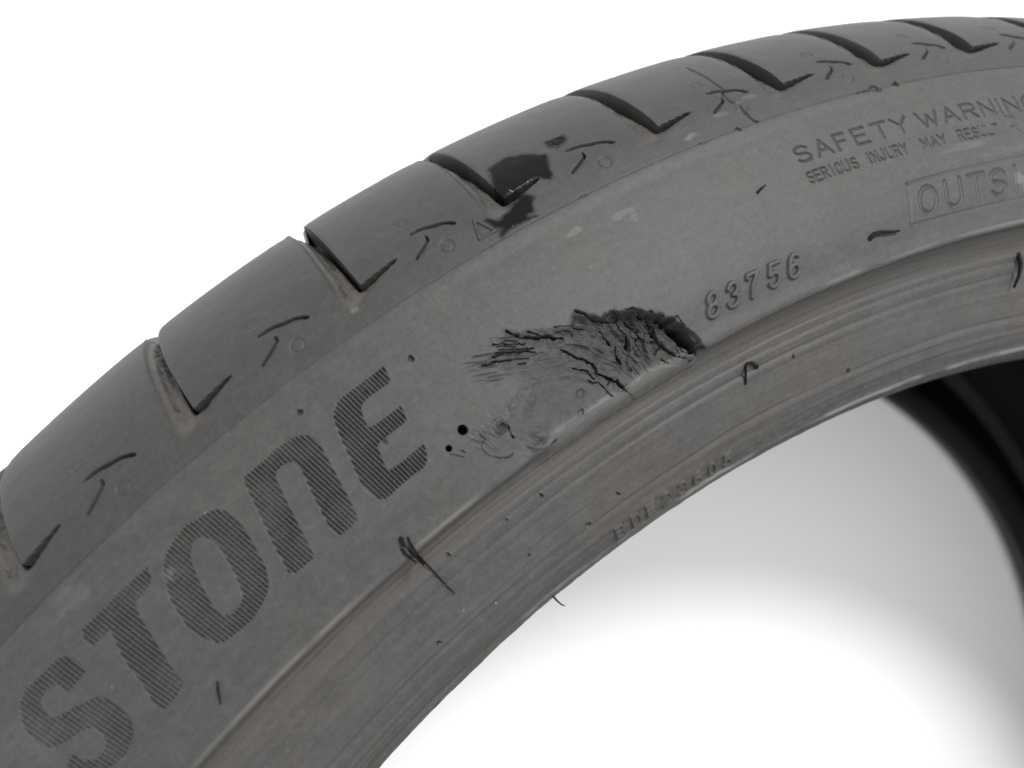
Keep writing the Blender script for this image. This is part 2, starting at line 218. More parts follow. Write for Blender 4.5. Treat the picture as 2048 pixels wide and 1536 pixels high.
BLOCK_UV = None
def worn_edge(Ug, Sg):
    return W1+.5*vnoise(Ug*.25, Sg*0, 44)+.3*vnoise(Ug*1.1, Sg*0, 45)
def worn_weight(Ug, Sg):
    w1 = worn_edge(Ug, Sg)
    wt = sst(14.2,20.0,Ug+.8*vnoise(Ug*0, Sg*.6, 46))*sst(52.4,50.0,Ug)
    return wt*(Sg > W0)*sst(w1+.20, w1+.03, Sg)
W0, W1 = 30.6, 38.7
def relief(uu, ss, fine=True):
    """height (mm, along the normal) and surface marks on the grid uu x ss"""
    Ug, Sg = np.meshgrid(uu, ss, indexing='ij')
    H = np.zeros(Ug.shape)
    dirt = np.zeros(Ug.shape)
    wet = np.zeros(Ug.shape)
    dust_glint = np.zeros(Ug.shape)
    fresh_shade = np.zeros(Ug.shape)
    lab = np.zeros(Ug.shape, np.int32)
    def win(u0, u1, s0, s1):
        a, b = np.searchsorted(uu, u0), np.searchsorted(uu, u1)
        c, d = np.searchsorted(ss, s0), np.searchsorted(ss, s1)
        return (slice(a, b), slice(c, d)) if b > a and d > c else None
    # zones
    lab[:] = L_SIDE
    lab[Sg > S_EDGE] = L_STRIP
    lab[Sg > 47.0] = L_BEAD
    # tread blocks and the grooves between them
    for k, gu in enumerate(GROOVES):
        nxt = GROOVES[k+1] if k+1 < len(GROOVES) else gu+30
        w = win(gu, nxt, -200, 0)
        if w and fine:
            lab[w] = L_BLOCK+k
    for k, gu in enumerate(GROOVES):
        w = win(gu-6, gu+9, -200, -2.5)
        if not w:
            continue
        x = Ug[w]-gu
        y = Sg[w]
        wob = .12*fbm(x*.6+gu, y*.35, 2, 5) if fine else 0
        m = inside(x, y, GROOVE_POLY)
        if not fine:
            m = m | ((x > -3.4) & (x < 0.4) & (y < -8))
        dsoft = dline(x, y, GROOVE_SOFT)
        dmax = np.interp(y, [-60,-40,-30,-24,-18,-12,-8,-6.4,-4.8,-3.3], [5.2,4.8,4.0,3.3,2.6,1.9,1.4,1.1,.6,.12])
        dmax = np.where(x > 0.2, np.minimum(dmax, 1.1*(1-x/8.0)+.12), dmax)
        rampw = np.interp(y, [-40,-24,-18,-8,-5,-3], [3.1,3.0,2.6,1.9,1.6,1.2])
        dep = dmax*(.24*sst(0,.3,dsoft)+.76*sst(0, 1, (dsoft+wob)/rampw))
        # small ledge running along the left of the floor
        dep = dep-.22*np.exp(-((dsoft-1.0)/.28)**2)*sst(-8,-12,y)
        if fine:
            jl = 1.25+.5*fbm(x*.5+gu, y*.6, 3, int(abs(gu)) % 50)
            dep = dep+.38*np.clip(1-np.abs(dsoft-jl)/.2, 0, 1)*sst(-5,-8,y)*sst(-.1,.15,vnoise(x*.7+gu, y*.5, 12))*(x < -1)
            dep = dep+.35*fbm(x*.8+gu, y*.5, 4, 13)*sst(.3,1.2,dsoft)*sst(-4,-7,y)
        dwall = dline(x, y, [(7.05,-7.15),(0,-6.4),(0,-60)])
        dep = dep*sst(0, .2, dwall)
        dep = dep+3.0*sst(.04,.2,dwall)*sst(.75,.45,dwall)*sst(7.15,6.2,x)*sst(-27,-20,y)
        H[w] -= np.where(m, dep, 0)
        # rounded, slightly bulging block edge beside the wall
        H[w] -= np.where(~m & (x > 0) & (y < -7), .25*np.exp(-x/.5)*sst(-9,-20,y), 0)
        H[w] -= np.where(~m & (x < -2.8), .22*np.exp(-dsoft/1.0)*sst(-5,-12,y), 0)
        dirt[w] = np.where(m, np.maximum(dirt[w], sst(0,1.1,dsoft)*sst(.55,1.3,dwall)*(.5+.5*fbm(x*.5,y*.25,3,9))), dirt[w])
        lab[w] = np.where(m, L_GROOVE+k, lab[w]) if fine else lab[w]
    # circumferential tread grooves (on the running face)
    for c0, hw in ((-62,4.5),(-100,5.0)):
        H -= 6.5*sst(hw, hw-1.2, np.abs(Sg-c0))
    if not fine:
        H -= .22*np.exp(-(Sg/.4)**2)
        H += strip_relief(Ug, Sg)
        dirt = np.maximum(dirt, strip_dirt(Ug, Sg))
        return H, dirt, wet, dust_glint, fresh_shade, lab
    # moulded arrows, dots on every block
    for k, gu in enumerate(GROOVES[:-1]):
        ue = ARROW_END.get(gu)
        if ue is None:
            continue
        sc = (GROOVES[k+1]-gu)/30.2
        w = win(ue-11*sc, ue+1.5, -11, -1.5)
        if not w:
            continue
        x = (Ug[w]-ue)/sc
        y = Sg[w]+7.07
        sd = sdist(x, y, WEDGE)
        H[w] -= .20*sst(-.05,.45,sd)
        da, dl = dline(x, y, ARC), dline(x, y, LEGS)
        H[w] -= 1.1*sst(.34,.12,da)+.8*sst(.28,.1,dl)
        lab[w] = np.where((sd > 0) | (da < .3) | (dl < .25), L_MARK+k, lab[w])
        for (cx, cy, rr, dd) in ((-3.68, 3.1, 1.08, .16), (-7.3,-6.0, .95, .12)):
            w2 = win(ue+cx*sc-2, ue+cx*sc+2, cy-7.07-2, cy-7.07+2)
            if not w2:
                continue
            rad = np.hypot(Ug[w2]-ue-cx*sc, Sg[w2]-cy+7.07)
            H[w2] -= dd*np.exp(-((rad-rr)/.14)**2)+.05*sst(rr+.1, rr-.1, rad)
    # triangle
    w = win(27, 33, -7, -.8)
    x, y = Ug[w], Sg[w]
    tri = [(29.7,-5.6),(28.5,-1.9),(31.4,-1.8),(29.7,-5.6)]
    d = dline(x, y, tri)
    H[w] += .34*sst(.34,.14,d)
    sd = sdist(x, y, tri[:-1])
    lab[w] = np.where(sd > -.6, L_TRI, lab[w])
    # shoulder line
    jit = .06*vnoise(Ug*.9, Sg*0, 3)+.05*vnoise(Ug*.15, Sg*0, 4)
    deep = .20+.10*vnoise(Ug*.12, Sg*0+3, 8)
    H -= np.maximum(deep, .05)*np.clip(1-np.abs(Sg-jit)/.17, 0, 1)
    step = np.interp(Ug, [-80,-10,25,60,165], [.0,.05,.24,.26,.22])
    H += step*(sst(.05,.45,Sg-jit)*sst(3.2,.8,Sg))
    for c0, l0 in ((47,.5),(71,.6),(106,2.2)):
        nk = np.exp(-((Ug-c0)/l0)**2)*np.exp(-((Sg-.1)/.28)**2)
        H -= .5*nk*(.6+vnoise(Ug*3, Sg*3, 21))
    # thin tear in a block
    for pts in ([(82.04,-21.33),(81.79,-16.21),(81.61,-12.54),(81.56,-9.96),(80.87,-8.13),(80.83,-6.7),(80.85,-5.54),(81.2,-5.54)], [(81.71,-4.56),(81.72,-3.13),(81.81,-1.61),(82.08,-.57),(82.77,-.18)]):
        w = win(79.5, 84, -23, 1)
        d = dline(Ug[w]+.15*vnoise(Ug[w]*1.5, Sg[w]*1.5, 2), Sg[w], pts)
        H[w] -= .55*np.clip(1-d/.24, 0, 1)
    # hatched letters
    for i, g in enumerate(GLYPH_ORDER):
        polys = GLYPH[g]
        xs = [p[0] for p in polys[0]]
        ys = [p[1] for p in polys[0]]
        w = win(min(xs)-1, max(xs)+1, min(ys)-1, max(ys)+1)
        x, y = Ug[w], Sg[w]
        sd = sdist(x, y, polys[0])
        for h in polys[1:]:
            sd = np.minimum(sd, -sdist(x, y, h))
        ph = (x-.14*(y-7)+.05*vnoise(x*.8, y*.4, 6))/.61
        fr = ph-np.floor(ph)
        saw = np.clip(1.25-np.abs(fr-.5)/.26, 0, 1)
        wear = np.clip(.95+.5*fbm(x*.3, y*.3, 2, 31), .5, 1.25)
        H[w] -= sst(-.05,.16,sd)*(.55*saw*wear+.04)
        H[w] += .02*np.exp(-((sd+.22)/.16)**2)
        lab[w] = np.where(sd > -.08, L_LETTER+i, lab[w])
    # dark nicks in the last letter
    for (cx, cy) in ((-.6,8.2),(-.1,8.5),(-2.6,16.3)):
        w = win(cx-1, cx+1, cy-1.2, cy+1.2)
        H[w] -= .5*np.exp(-((Ug[w]-cx)/.25)**2-((Sg[w]-cy)/.5)**2)
    # small lettering
    for i, (kind, ch, u0, wd, st, sb, sl, sw, rh) in enumerate(CHARS):
        w = win(u0-3, u0+wd+3, st-1.2, sb+1.2)
        if not w:
            continue
        x, y = Ug[w], Sg[w]
        hh = sb-st
        d = np.full(x.shape, 9.0)
        for stroke in FONT[ch]:
            pts = [(u0+a*wd+sl*((b-.5)*hh), st+b*hh) for a, b in stroke]
            d = np.minimum(d, dline(x, y, pts))
        if rh > 0:
            H[w] += rh*1.35*sst(sw*.5+.05, sw*.5-.17, d)
            cov = d < sw*.5+.2
        else:
            H[w] += rh*np.clip(1-d/(sw*.5+.05), 0, 1)**.7
            H[w] += .03*np.exp(-((d-sw*.5-.18)/.15)**2)
            cov = d < sw*.5+.08
        lab[w] = np.where(cov, L_CHAR+i, lab[w])
    # frame round the boxed word
    for pts in ([(104.2,19.6),(101.5,26.9)], [(101.5,26.9),(108,27.05),(120,27.2),(145,27.2)], [(104.2,19.6),(112,19.5),(145,19.5)]):
        w = win(98, 150, 17, 29)
        d = dline(Ug[w], Sg[w], pts)
        fade = np.interp(Ug[w], [100,122,130], [1,.7,.4])
        H[w] -= .22*fade*np.clip(1-d/.38, 0, 1)
        lab[w] = np.where(d < .38, L_FRAME, lab[w])
    # pads of the small text
    w = win(84, 150, 11.2, 15)
    H[w] -= .06*sst(11.3,11.6,Sg[w])*sst(15.0,14.6,Sg[w])*sst(84.6,85,Ug[w])
    for (cx, cy) in MARKS:
        w = win(cx-2, cx+2, 57.5, 63)
        H[w] += .22*np.clip(1-np.maximum(np.abs(Ug[w]-cx)/.9, np.abs(Sg[w]-cy)/1.5)+.5*vnoise(Ug[w]*1.6, Sg[w]*1.3, int(cx)), 0, .6)
    # beading / rim strip
    H += strip_relief(Ug, Sg)
    dirt = np.maximum(dirt, strip_dirt(Ug, Sg))
    dirt = dirt*(1-.92*worn_weight(Ug, Sg))
    lab[(worn_weight(Ug, Sg) > .5)] = L_SMEAR
    # ---------------- the torn place
    w = win(8, 58, 10, 41)
    x, y = Ug[w], Sg[w]
    sd = sdist(x, y, GASH)
    jag = .55*fbm(x*.9, y*.9, 3, 41)
    dm = np.interp(x, [14,20,26,33,40,46,50,53], [.25,.45,.7,1.1,1.7,2.3,2.7,2.9])
    wid = np.interp(x, [14,22,32,40,48,53], [2.6,2.2,1.6,1.2,.8,.6])
    low = sst(32.5, 25.5, y+.35*(x-34)*0)
    gm = sst(0, 1, (sd+jag)/wid)
    Hg = -dm*gm*np.maximum(low, .12)
    # fibrous flow lines swinging round the lower left
    cx, cy = 22.0, 32.0
    rr = np.hypot(x-cx, (y-cy)*1.05)
    an = np.arctan2(y-cy, x-cx)
    wr = rr+1.2*fbm(x*.25, y*.25, 2, 51)
    n1 = fbm(wr*.9, an*1.3*2, 4, 61)
    n2 = np.abs(vnoise(wr*1.7, an*3.0, 62))
    n3 = fbm(x*1.2, y*1.2, 4, 63)
    rough = np.interp(x, [12,20,30,36,44,50], [.08,.26,.55,.85,1.1,1.2])*(1-.85*sst(20.5,25.0,y-.45*(x-22))*sst(42,36,x))
    inner = sst(-.2,1.2,sd+jag)
    Hg += inner*rough*(.9*n1-.55*n2+.30*n3+.35*vnoise(wr*3.4, an*5.0, 64))*np.maximum(sst(33,28,y), .10)
    # terraces: lumps at the right half
    lump = fbm(wr*.45, an*4.0, 3, 71)
    Hg += inner*np.interp(x, [30,38,52], [0,.9,1.1])*lump*sst(31,26,y)
    q = (x-20)*.20+(y-22)*.05+.9*fbm(x*.16, y*.16, 3, 73)
    fq = q-np.floor(q)
    Hg += inner*np.interp(x, [31,37,44,52], [.0,.6,1.0,.9])*(sst(.82,1.0,fq)-fq)*sst(31.5,27,y)*(1-.7*sst(21.5,26.0,y-.45*(x-22))*sst(40,34,x))
    # the pocket at the right end
    sh = sdist(x, y, HOLE)
    Hg -= 5.0*sst(-.15, .55, sh+.45*fbm(x*1.6, y*1.6, 3, 81))
    Hg += sst(.1,.8,sh)*(1.6*fbm((x+y)*.6, (y-x)*1.3, 4, 83)-1.0*np.abs(vnoise((x+y*.6)*.8, (y-x)*1.1, 84)))
    # frayed streaks at the left tip
    st_ = sst(26,20,x)*sst(13,17,x)*sst(12.6,14.2,y-.0*x)*sst(20.5,17.5,y)
    Hg -= st_*.45*np.clip(vnoise((y-.42*(x-20))*3.1, x*.35, 91)-.05, 0, 1)*2
    # raised lip
    dl = dline(x, y, LIP)
    Hg += .16*np.exp(-(dl/.5)**2)*(.8+1.6*fbm(x*1.2, y*1.2, 3, 95))
    gill = np.exp(-((x-17.0)/2.0)**2-((y-30.4)/1.6)**2)
    arc_ = np.hypot(x-19.5, y-27.0)
    Hg += gill*(1.5*vnoise(arc_*1.25, (x+y)*.35, 98)+.5*vnoise(arc_*2.6, (x+y)*.6, 99)-.5)
    Hg -= 1.0*np.exp(-((x-16.3)/1.5)**2-((y-32.3)/1.1)**2)*(1+1.2*fbm(x*.9, y*.9, 3, 92))
    curl = np.hypot(x-13.6, (y-25.1)*1.1)*(1+.5*fbm(x*.8, y*.8, 3, 94))
    Hg += .5*np.exp(-((curl-.75)/.3)**2)*sst(-1.2,.6,y-25.6+.6*(x-13.6)+1.2)-.35*np.exp(-(curl/.45)**2)
    # stippled scuffing left of the lip
    sc_ = sst(0,4,x-2)*sst(15,11,x)*np.exp(-((y-(25.2-.12*(x-8)))/1.6)**2)
    Hg += .30*sc_*vnoise((x-.3*y)*3.2, y*1.1, 97)
    H[w] += Hg
    fresh_shade[w] = np.maximum(fresh_shade[w], .45*sst(-.6,.8,sd+jag)*sst(34,30,y)*sst(12,24,x))
    fresh_shade[w] = np.maximum(fresh_shade[w], np.interp(x, [30,38,44,50], [.4,.6,.75,.95])*sst(.0,.8,sd+jag)*sst(30,25,y)*sst(28,36,x))
    fresh_shade[w] = np.maximum(fresh_shade[w], 1.5*sst(-.2,.4,sh))  # shade of the pocket put into the colour, over the blacker fresh rubber
    lab[w] = np.where(sd > -.3, L_GASH, lab[w])
    for pts, wdt, dep in CRACK:
        xs = [p[0] for p in pts]
        ys = [p[1] for p in pts]
        w2 = win(min(xs)-1.5, max(xs)+1.5, min(ys)-1.5, max(ys)+1.5)
        x, y = Ug[w2], Sg[w2]
        d = dline(x+.22*vnoise(x*1.9, y*1.9, 7), y+.22*vnoise(x*1.9, y*1.9, 17), pts)
        ww = np.maximum(wdt*(.34+.95*fbm(x*.9, y*.9, 3, 27)), 0)+.05
        H[w2] -= dep*1.25*np.clip(1-d/ww, 0, 1)**.8
        H[w2] += .08*dep*np.exp(-((d-ww*1.6)/(ww*.7))**2)
    for i, (px, py, pr, pd) in enumerate(PITS):
        w2 = win(px-2, px+2, py-2, py+2)
        rad = np.hypot(Ug[w2]-px, Sg[w2]-py)*(1+(.06 if i < 2 else .6)*fbm(Ug[w2]*2, Sg[w2]*2, 2, 33))
        H[w2] -= pd*(1.8 if i < 2 else .75)*sst(pr*1.1, pr*.6, rad)
        H[w2] += (0 if i < 2 else .05)*np.exp(-((rad-pr*1.3)/.15)**2)
        if i < 13:
            lab[w2] = np.where(rad < pr*1.15, L_PIT+i, lab[w2])
    # wetness, dust and painted highlights
    w = win(28, 56, -18, 1)
    x, y = Ug[w], Sg[w]
    nz = 1.1*fbm(x*.45, y*.45, 4, 101)
    for j, poly in enumerate((WET1, WET2, WET3)):
        sd = sdist(x, y, poly)+nz*(.9 if j else .8)
        m = sst(-.8,.5,sd)
        wet[w] = np.maximum(wet[w], m)
        ok = (sd > 0) & (lab[w] >= L_BLOCK) & (lab[w] < L_BLOCK+40)
        lab[w] = np.where(ok, L_WET+j, lab[w])
    for (px, py, ru, rs, a) in ((118,15.4,9,.8,.35),(130,17.5,8,1.0,.3),(51.5,6.0,2.5,.9,.5),(42.4,5.0,2.0,.7,.6),(52.5,7.6,1.2,.8,.6),(6.0,-3.2,.9,.8,.9),(-38,10.6,1.0,1.0,.7),(48.5,29.6,4,1.5,.15),(69.5,-1.9,2.2,.8,.8),(84.6,-5.6,2.0,.9,.55),(77.5,-4.0,1.4,.8,.4),(-50,3.0,3.0,2.0,.25),(-66,12,4,4,.15),(130,24,1.3,2.4,.9)):  # last patch is a glare spot put into the colour
        w2 = win(px-ru*2.2, px+ru*2.2, py-rs*2.2, py+rs*2.2)
        if w2:
            x, y = Ug[w2], Sg[w2]
            q = ((x-px)/ru)**2+((y-py)/rs)**2
            dust_glint[w2] = np.maximum(dust_glint[w2], .45*a*np.clip(1.0-q+1.6*fbm(x*.8/ru**.5, y*1.2, 3, 7), 0, 1)*sst(2.2,.6,q))
    w = win(14, 54, 28, 40)
    x, y = Ug[w], Sg[w]
    dust_glint[w] = np.maximum(dust_glint[w], .38*worn_weight(x, y))  # brightness of the lit lip put into its colour
    dust_glint[w] = np.maximum(dust_glint[w], .6*sst(17,22,x)*sst(50,46,x)*np.exp(-((y-31.0-.5*vnoise(x*.3, y*0, 4))/.9)**2)*np.clip(.7+1.6*fbm(x*.35, y*.7, 3, 141), 0, 1))  # abraded pale crest, with its highlight painted in
    toe = np.exp(-((Sg-63.0)/.65)**2)*np.clip(.45+1.8*fbm(Ug*.14, Sg*.5, 3, 151), 0, 1)*sst(-40,10,Ug)  # specular line of the bead toe, painted into the colour
    dust_glint = np.maximum(dust_glint, .9*toe)
    rim = np.exp(-((Sg-31.3)/.35)**2)*np.clip(.35+1.3*fbm(Ug*.12, Sg*.8, 3, 161), 0, 1)
    dust_glint = np.maximum(dust_glint, .45*rim)
    # scuffs and grain of the rubber
    H += .010*vnoise(Ug*2.6, Sg*2.6, 171)+.007*fbm(Ug*.4, Sg*2.0, 3, 172)
    H += .12*fbm(Ug*.06, Sg*.1, 3, 111)+.03*fbm(Ug*.5, Sg*.5, 3, 121)
    return H, dirt, wet, dust_glint, fresh_shade, lab

def strip_relief(Ug, Sg):
    r = -.12*np.exp(-((Sg-42.9)/.32)**2)+.06*np.exp(-((Sg-43.9)/.5)**2)-.13*np.exp(-((Sg-45.2)/.35)**2)+.08*np.exp(-((Sg-46.2)/.6)**2)
    r = 1.7*r
    for c0, a0, w0 in ((37.6,-.10,.22),(39.4,.08,.3),(41.2,-.14,.22),(41.9,.10,.25),(48.3,-.10,.22),(50.6,-.08,.25),(52.2,.06,.3),(57.2,-.16,.25),(58.0,.05,.3)):
        r = r+a0*np.exp(-((Sg-c0-.25*vnoise(Ug*.04, Sg*0+c0, 9))/w0)**2)*(.8+.9*vnoise(Ug*.07, Sg*0+c0, 10))
    r = r+sst(36,37.5,Sg)*sst(64,62,Sg)*.09*fbm(Ug*.025, Sg*2.4, 2, 26)
    wv = .5*vnoise(Ug*.05, Sg*0, 5)
    r = r-.30*np.exp(-((Sg-54.4-wv)/.35)**2)+.10*np.exp(-((Sg-55.6-wv)/.8)**2)
    r = r+.30*sst(56.4,57.4,Sg+.3*vnoise(Ug*.2, Sg*0, 6))*sst(64.5,63,Sg)*0.4
    r = r+sst(62.3,63.2,Sg)*sst(68,65,Sg)*(.28+.16*fbm(Ug*.35, Sg*.5, 3, 15))
    r = r+sst(33,36,Sg)*sst(64,60,Sg)*.14*fbm(Ug*.03, Sg*1.1, 3, 25)
    return r
def strip_dirt(Ug, Sg):
    a = sst(32.5,36,Sg)*sst(43.5,40.5,Sg)*(.75+.9*fbm(Ug*.02, Sg*.8, 3, 35))
    b = sst(46,48,Sg)*sst(65,62,Sg)*(.18+.5*fbm(Ug*.03, Sg*.6, 3, 36))
    return .85*np.clip(np.maximum(a, b), 0, 1)

# part labels on the grid
L_SIDE, L_STRIP, L_BEAD, L_GASH, L_TRI, L_FRAME, L_SMEAR = 1, 2, 3, 4, 5, 6, 7
L_BLOCK, L_GROOVE, L_MARK, L_LETTER, L_CHAR, L_PIT, L_WET = 100, 200, 300, 400, 500, 700, 800
GLYPH_ORDER = 'STONE'
# the tread pattern goes on round the tyre with the same mix of pitches
GROOVES = list(GROOVE)
def full_grooves():
    g = list(GROOVE)
    end = GROOVE[0]+2*math.pi*U
    k = 0
    cyc = (30.6, 26.5, 30.2, 22.0, 26.1, 30.9)
    while g[-1]+cyc[k % 6] < end-12:
        g.append(g[-1]+cyc[k % 6])
        k += 1
    return g

# ------------------------------------------------------------------ surface from the relief
def surface(uu, ss, H, worn=True):
    Ug, Sg = np.meshgrid(uu, ss, indexing='ij')
    r, z = prof(ss)
    nr, nz = prof_n(ss)
    R_ = np.broadcast_to(r, Ug.shape).copy()
    Z_ = np.broadcast_to(z, Ug.shape).copy()
    NR = np.broadcast_to(nr, Ug.shape).copy()
    NZ = np.broadcast_to(nz, Ug.shape).copy()
    if worn:      # rubber smeared from the scraped rim edge down over the strip
        w1 = worn_edge(Ug, Sg)
        ra, za = prof(np.array([W0]))
        rb, zb = prof(w1)
        t = np.clip((Sg-W0)/(w1-W0), 0, 1)
        rc = ra+(rb+.6-ra)*t
        zc = za+(zb+1.8-za)*t+.75*np.sin(np.pi*t)+.15*fbm(Ug*.25, Sg*.35, 3, 48)
        wt = worn_weight(Ug, Sg)
        R_ = R_*(1-wt)+rc*wt
        Z_ = Z_*(1-wt)+zc*wt
        NR = NR*(1-wt)+.45*wt
        NZ = NZ*(1-wt)+.9*wt
    R_ = R_+NR*H
    Z_ = Z_+NZ*H
    th = Ug/U
    return np.stack([R_*np.sin(th), R_*np.cos(th), Z_], -1)*MM
def grid_normals(P):
    du = np.gradient(P, axis=0)
    ds = np.gradient(P, axis=1)
    n = np.cross(ds, du)
    n /= np.linalg.norm(n, axis=-1, keepdims=True)+1e-20
    return n

# ------------------------------------------------------------------ materials
def nodes_of(name):
    m = bpy.data.materials.new(name)
    m.use_nodes = True
    nt = m.node_tree
    nt.nodes.clear()
    out = nt.nodes.new('ShaderNodeOutputMaterial')
    b = nt.nodes.new('ShaderNodeBsdfPrincipled')
    nt.links.new(b.outputs[0], out.inputs[0])
    return m, nt, b
def rubber(name, base, tint, use_attr=True):
    m, nt, b = nodes_of(name)
    N, L = nt.nodes, nt.links
    tc = N.new('ShaderNodeTexCoord')
    mp = N.new('ShaderNodeMapping')
    mp.inputs['Scale'].default_value = (1000, 1000, 1000)
    L.new(tc.outputs['Object'], mp.inputs[0])
    def noise(sc, det, rough=.55):
        n = N.new('ShaderNodeTexNoise')
        n.inputs['Scale'].default_value = sc
        n.inputs['Detail'].default_value = det
        n.inputs['Roughness'].default_value = rough
        L.new(mp.outputs[0], n.inputs['Vector'])
        return n.outputs[0]
    def ramp(src, a, b_, c0, c1):
        n = N.new('ShaderNodeMapRange')
        n.interpolation_type = 'SMOOTHSTEP'
        n.inputs[1].default_value = a
        n.inputs[2].default_value = b_
        n.inputs[3].default_value = c0
        n.inputs[4].default_value = c1
        L.new(src, n.inputs[0])
        return n.outputs[0]
    def math_(op, a, b_):
        n = N.new('ShaderNodeMath')
        n.operation = op
        for i, v in enumerate((a, b_)):
            if isinstance(v, (int, float)):
                n.inputs[i].default_value = v
            else:
                L.new(v, n.inputs[i])
        return n.outputs[0]
    def mix(fac, a, b_):
        n = N.new('ShaderNodeMix')
        n.data_type = 'RGBA'
        if isinstance(fac, (int, float)):
            n.inputs[0].default_value = fac
        else:
            L.new(fac, n.inputs[0])
        for idx, v in ((6, a), (7, b_)):
            if isinstance(v, tuple):
                n.inputs[idx].default_value = v+(1,)
            else:
                L.new(v, n.inputs[idx])
        return n.outputs[2]
    def attr(nm):
        n = N.new('ShaderNodeAttribute')
        n.attribute_name = nm
        return n.outputs['Fac']
    big = noise(.045, 5, .6)
    mid = noise(.22, 6, .62)
    fin = noise(2.2, 4, .6)
    cool = tuple(base*k for k in (.975, 1.0, 1.035))
    warm = tuple(base*k for k in tint)
    c = mix(ramp(big, .40, .62, 0, 1), cool, warm)
    lift = ramp(mid, .30, .74, .88, 1.13)
    fl = ramp(fin, .25, .75, .88, 1.12)
    if use_attr:
        cx = N.new('ShaderNodeCombineXYZ')
        L.new(math_('MULTIPLY', attr('along'), .09), cx.inputs[0])
        L.new(math_('MULTIPLY', attr('across'), .9), cx.inputs[1])
        sn = N.new('ShaderNodeTexNoise')
        sn.inputs['Scale'].default_value = 1.0
        sn.inputs['Detail'].default_value = 7
        sn.inputs['Roughness'].default_value = .68
        L.new(cx.outputs[0], sn.inputs['Vector'])
        lift = math_('MULTIPLY', lift, ramp(sn.outputs[0], .28, .72, .93, 1.08))
        grain = noise(.9, 3, .7)
        lift = math_('MULTIPLY', lift, ramp(grain, .25, .75, .86, 1.14))
    hs = N.new('ShaderNodeHueSaturation')
    L.new(math_('MULTIPLY', lift, fl), hs.inputs['Value'])
    L.new(c, hs.inputs['Color'])
    c = hs.outputs[0]
    # fine pale dust specks
    vo = N.new('ShaderNodeTexVoronoi')
    vo.inputs['Scale'].default_value = .22
    L.new(mp.outputs[0], vo.inputs['Vector'])
    sp = N.new('ShaderNodeSeparateColor')
    L.new(vo.outputs['Color'], sp.inputs[0])
    speck = math_('MULTIPLY', ramp(vo.outputs['Distance'], .02, .045, .8, 0), ramp(sp.outputs[0], .55, .95, 0, 1))
    c = mix(speck, c, (.2, .195, .18))
    rough = ramp(mid, .3, .7, .56, .61)
    if use_attr:
        c = mix(math_('MULTIPLY', attr('fresh_shade'), .6), c, (base*.25, base*.25, base*.26))
        c = mix(math_('MULTIPLY', attr('dirt'), .6), c, (.068, .057, .046))
        c = mix(math_('MULTIPLY', attr('dust_glint'), .8), c, (.15, .145, .135))
        c = mix(attr('wet'), c, (.006, .006, .007))
        rw = attr('wet')
        rough = math_('SUBTRACT', rough, math_('MULTIPLY', rw, .38))
        rough = math_('ADD', rough, math_('MULTIPLY', attr('fresh_shade'), .15))
    L.new(c, b.inputs['Base Color'])
    L.new(rough, b.inputs['Roughness'])
    if use_attr:
        L.new(math_('SUBTRACT', .31, math_('MULTIPLY', attr('wet'), .28)), b.inputs['Specular IOR Level'])
    else:
        b.inputs['Specular IOR Level'].default_value = .08
    bp = N.new('ShaderNodeBump')
    bp.inputs['Strength'].default_value = .22
    bp.inputs['Distance'].default_value = .00012
    L.new(noise(3.2, 5, .65), bp.inputs['Height'])
    L.new(bp.outputs[0], b.inputs['Normal'])
    return m
M_RUB = rubber('worn_rubber', .030, (1.05, 1.0, .93))
M_BEAD = rubber('bead_rubber', .037, (1.09, 1.0, .88))
M_TREAD = rubber('tread_rubber', .022, (1.05, 1.0, .93))
M_IN = rubber('inner_liner_rubber', .007, (1.0, 1.0, .98), False)
M_NUB = rubber('fresh_black_rubber', .007, (1.0, 1.0, 1.0), False)
def white():
    m, nt, b = nodes_of('white_table_top')
    n = nt.nodes.new('ShaderNodeTexNoise')
    n.inputs['Scale'].default_value = 6.0
    n.inputs['Detail'].default_value = 6.0
    r = nt.nodes.new('ShaderNodeMapRange')
    r.inputs[3].default_value = .80
    r.inputs[4].default_value = .86
    nt.links.new(n.outputs[0], r.inputs[0])
    cb = nt.nodes.new('ShaderNodeCombineColor')
    for i in range(3):
        nt.links.new(r.outputs[0], cb.inputs[i])
    nt.links.new(cb.outputs[0], b.inputs['Base Color'])
    b.inputs['Roughness'].default_value = .6
    return m
M_WHITE = white()
def water():
    m, nt, b = nodes_of('water')
    b.inputs['Base Color'].default_value = (1, 1, 1, 1)
    b.inputs['Transmission Weight'].default_value = 1.0
    b.inputs['Roughness'].default_value = .02
    b.inputs['IOR'].default_value = 1.33
    n = nt.nodes.new('ShaderNodeTexNoise')
    n.inputs['Scale'].default_value = 900
    bp = nt.nodes.new('ShaderNodeBump')
    bp.inputs['Strength'].default_value = .05
    nt.links.new(n.outputs[0], bp.inputs['Height'])
    nt.links.new(bp.outputs[0], b.inputs['Normal'])
    return m
M_WATER = water()

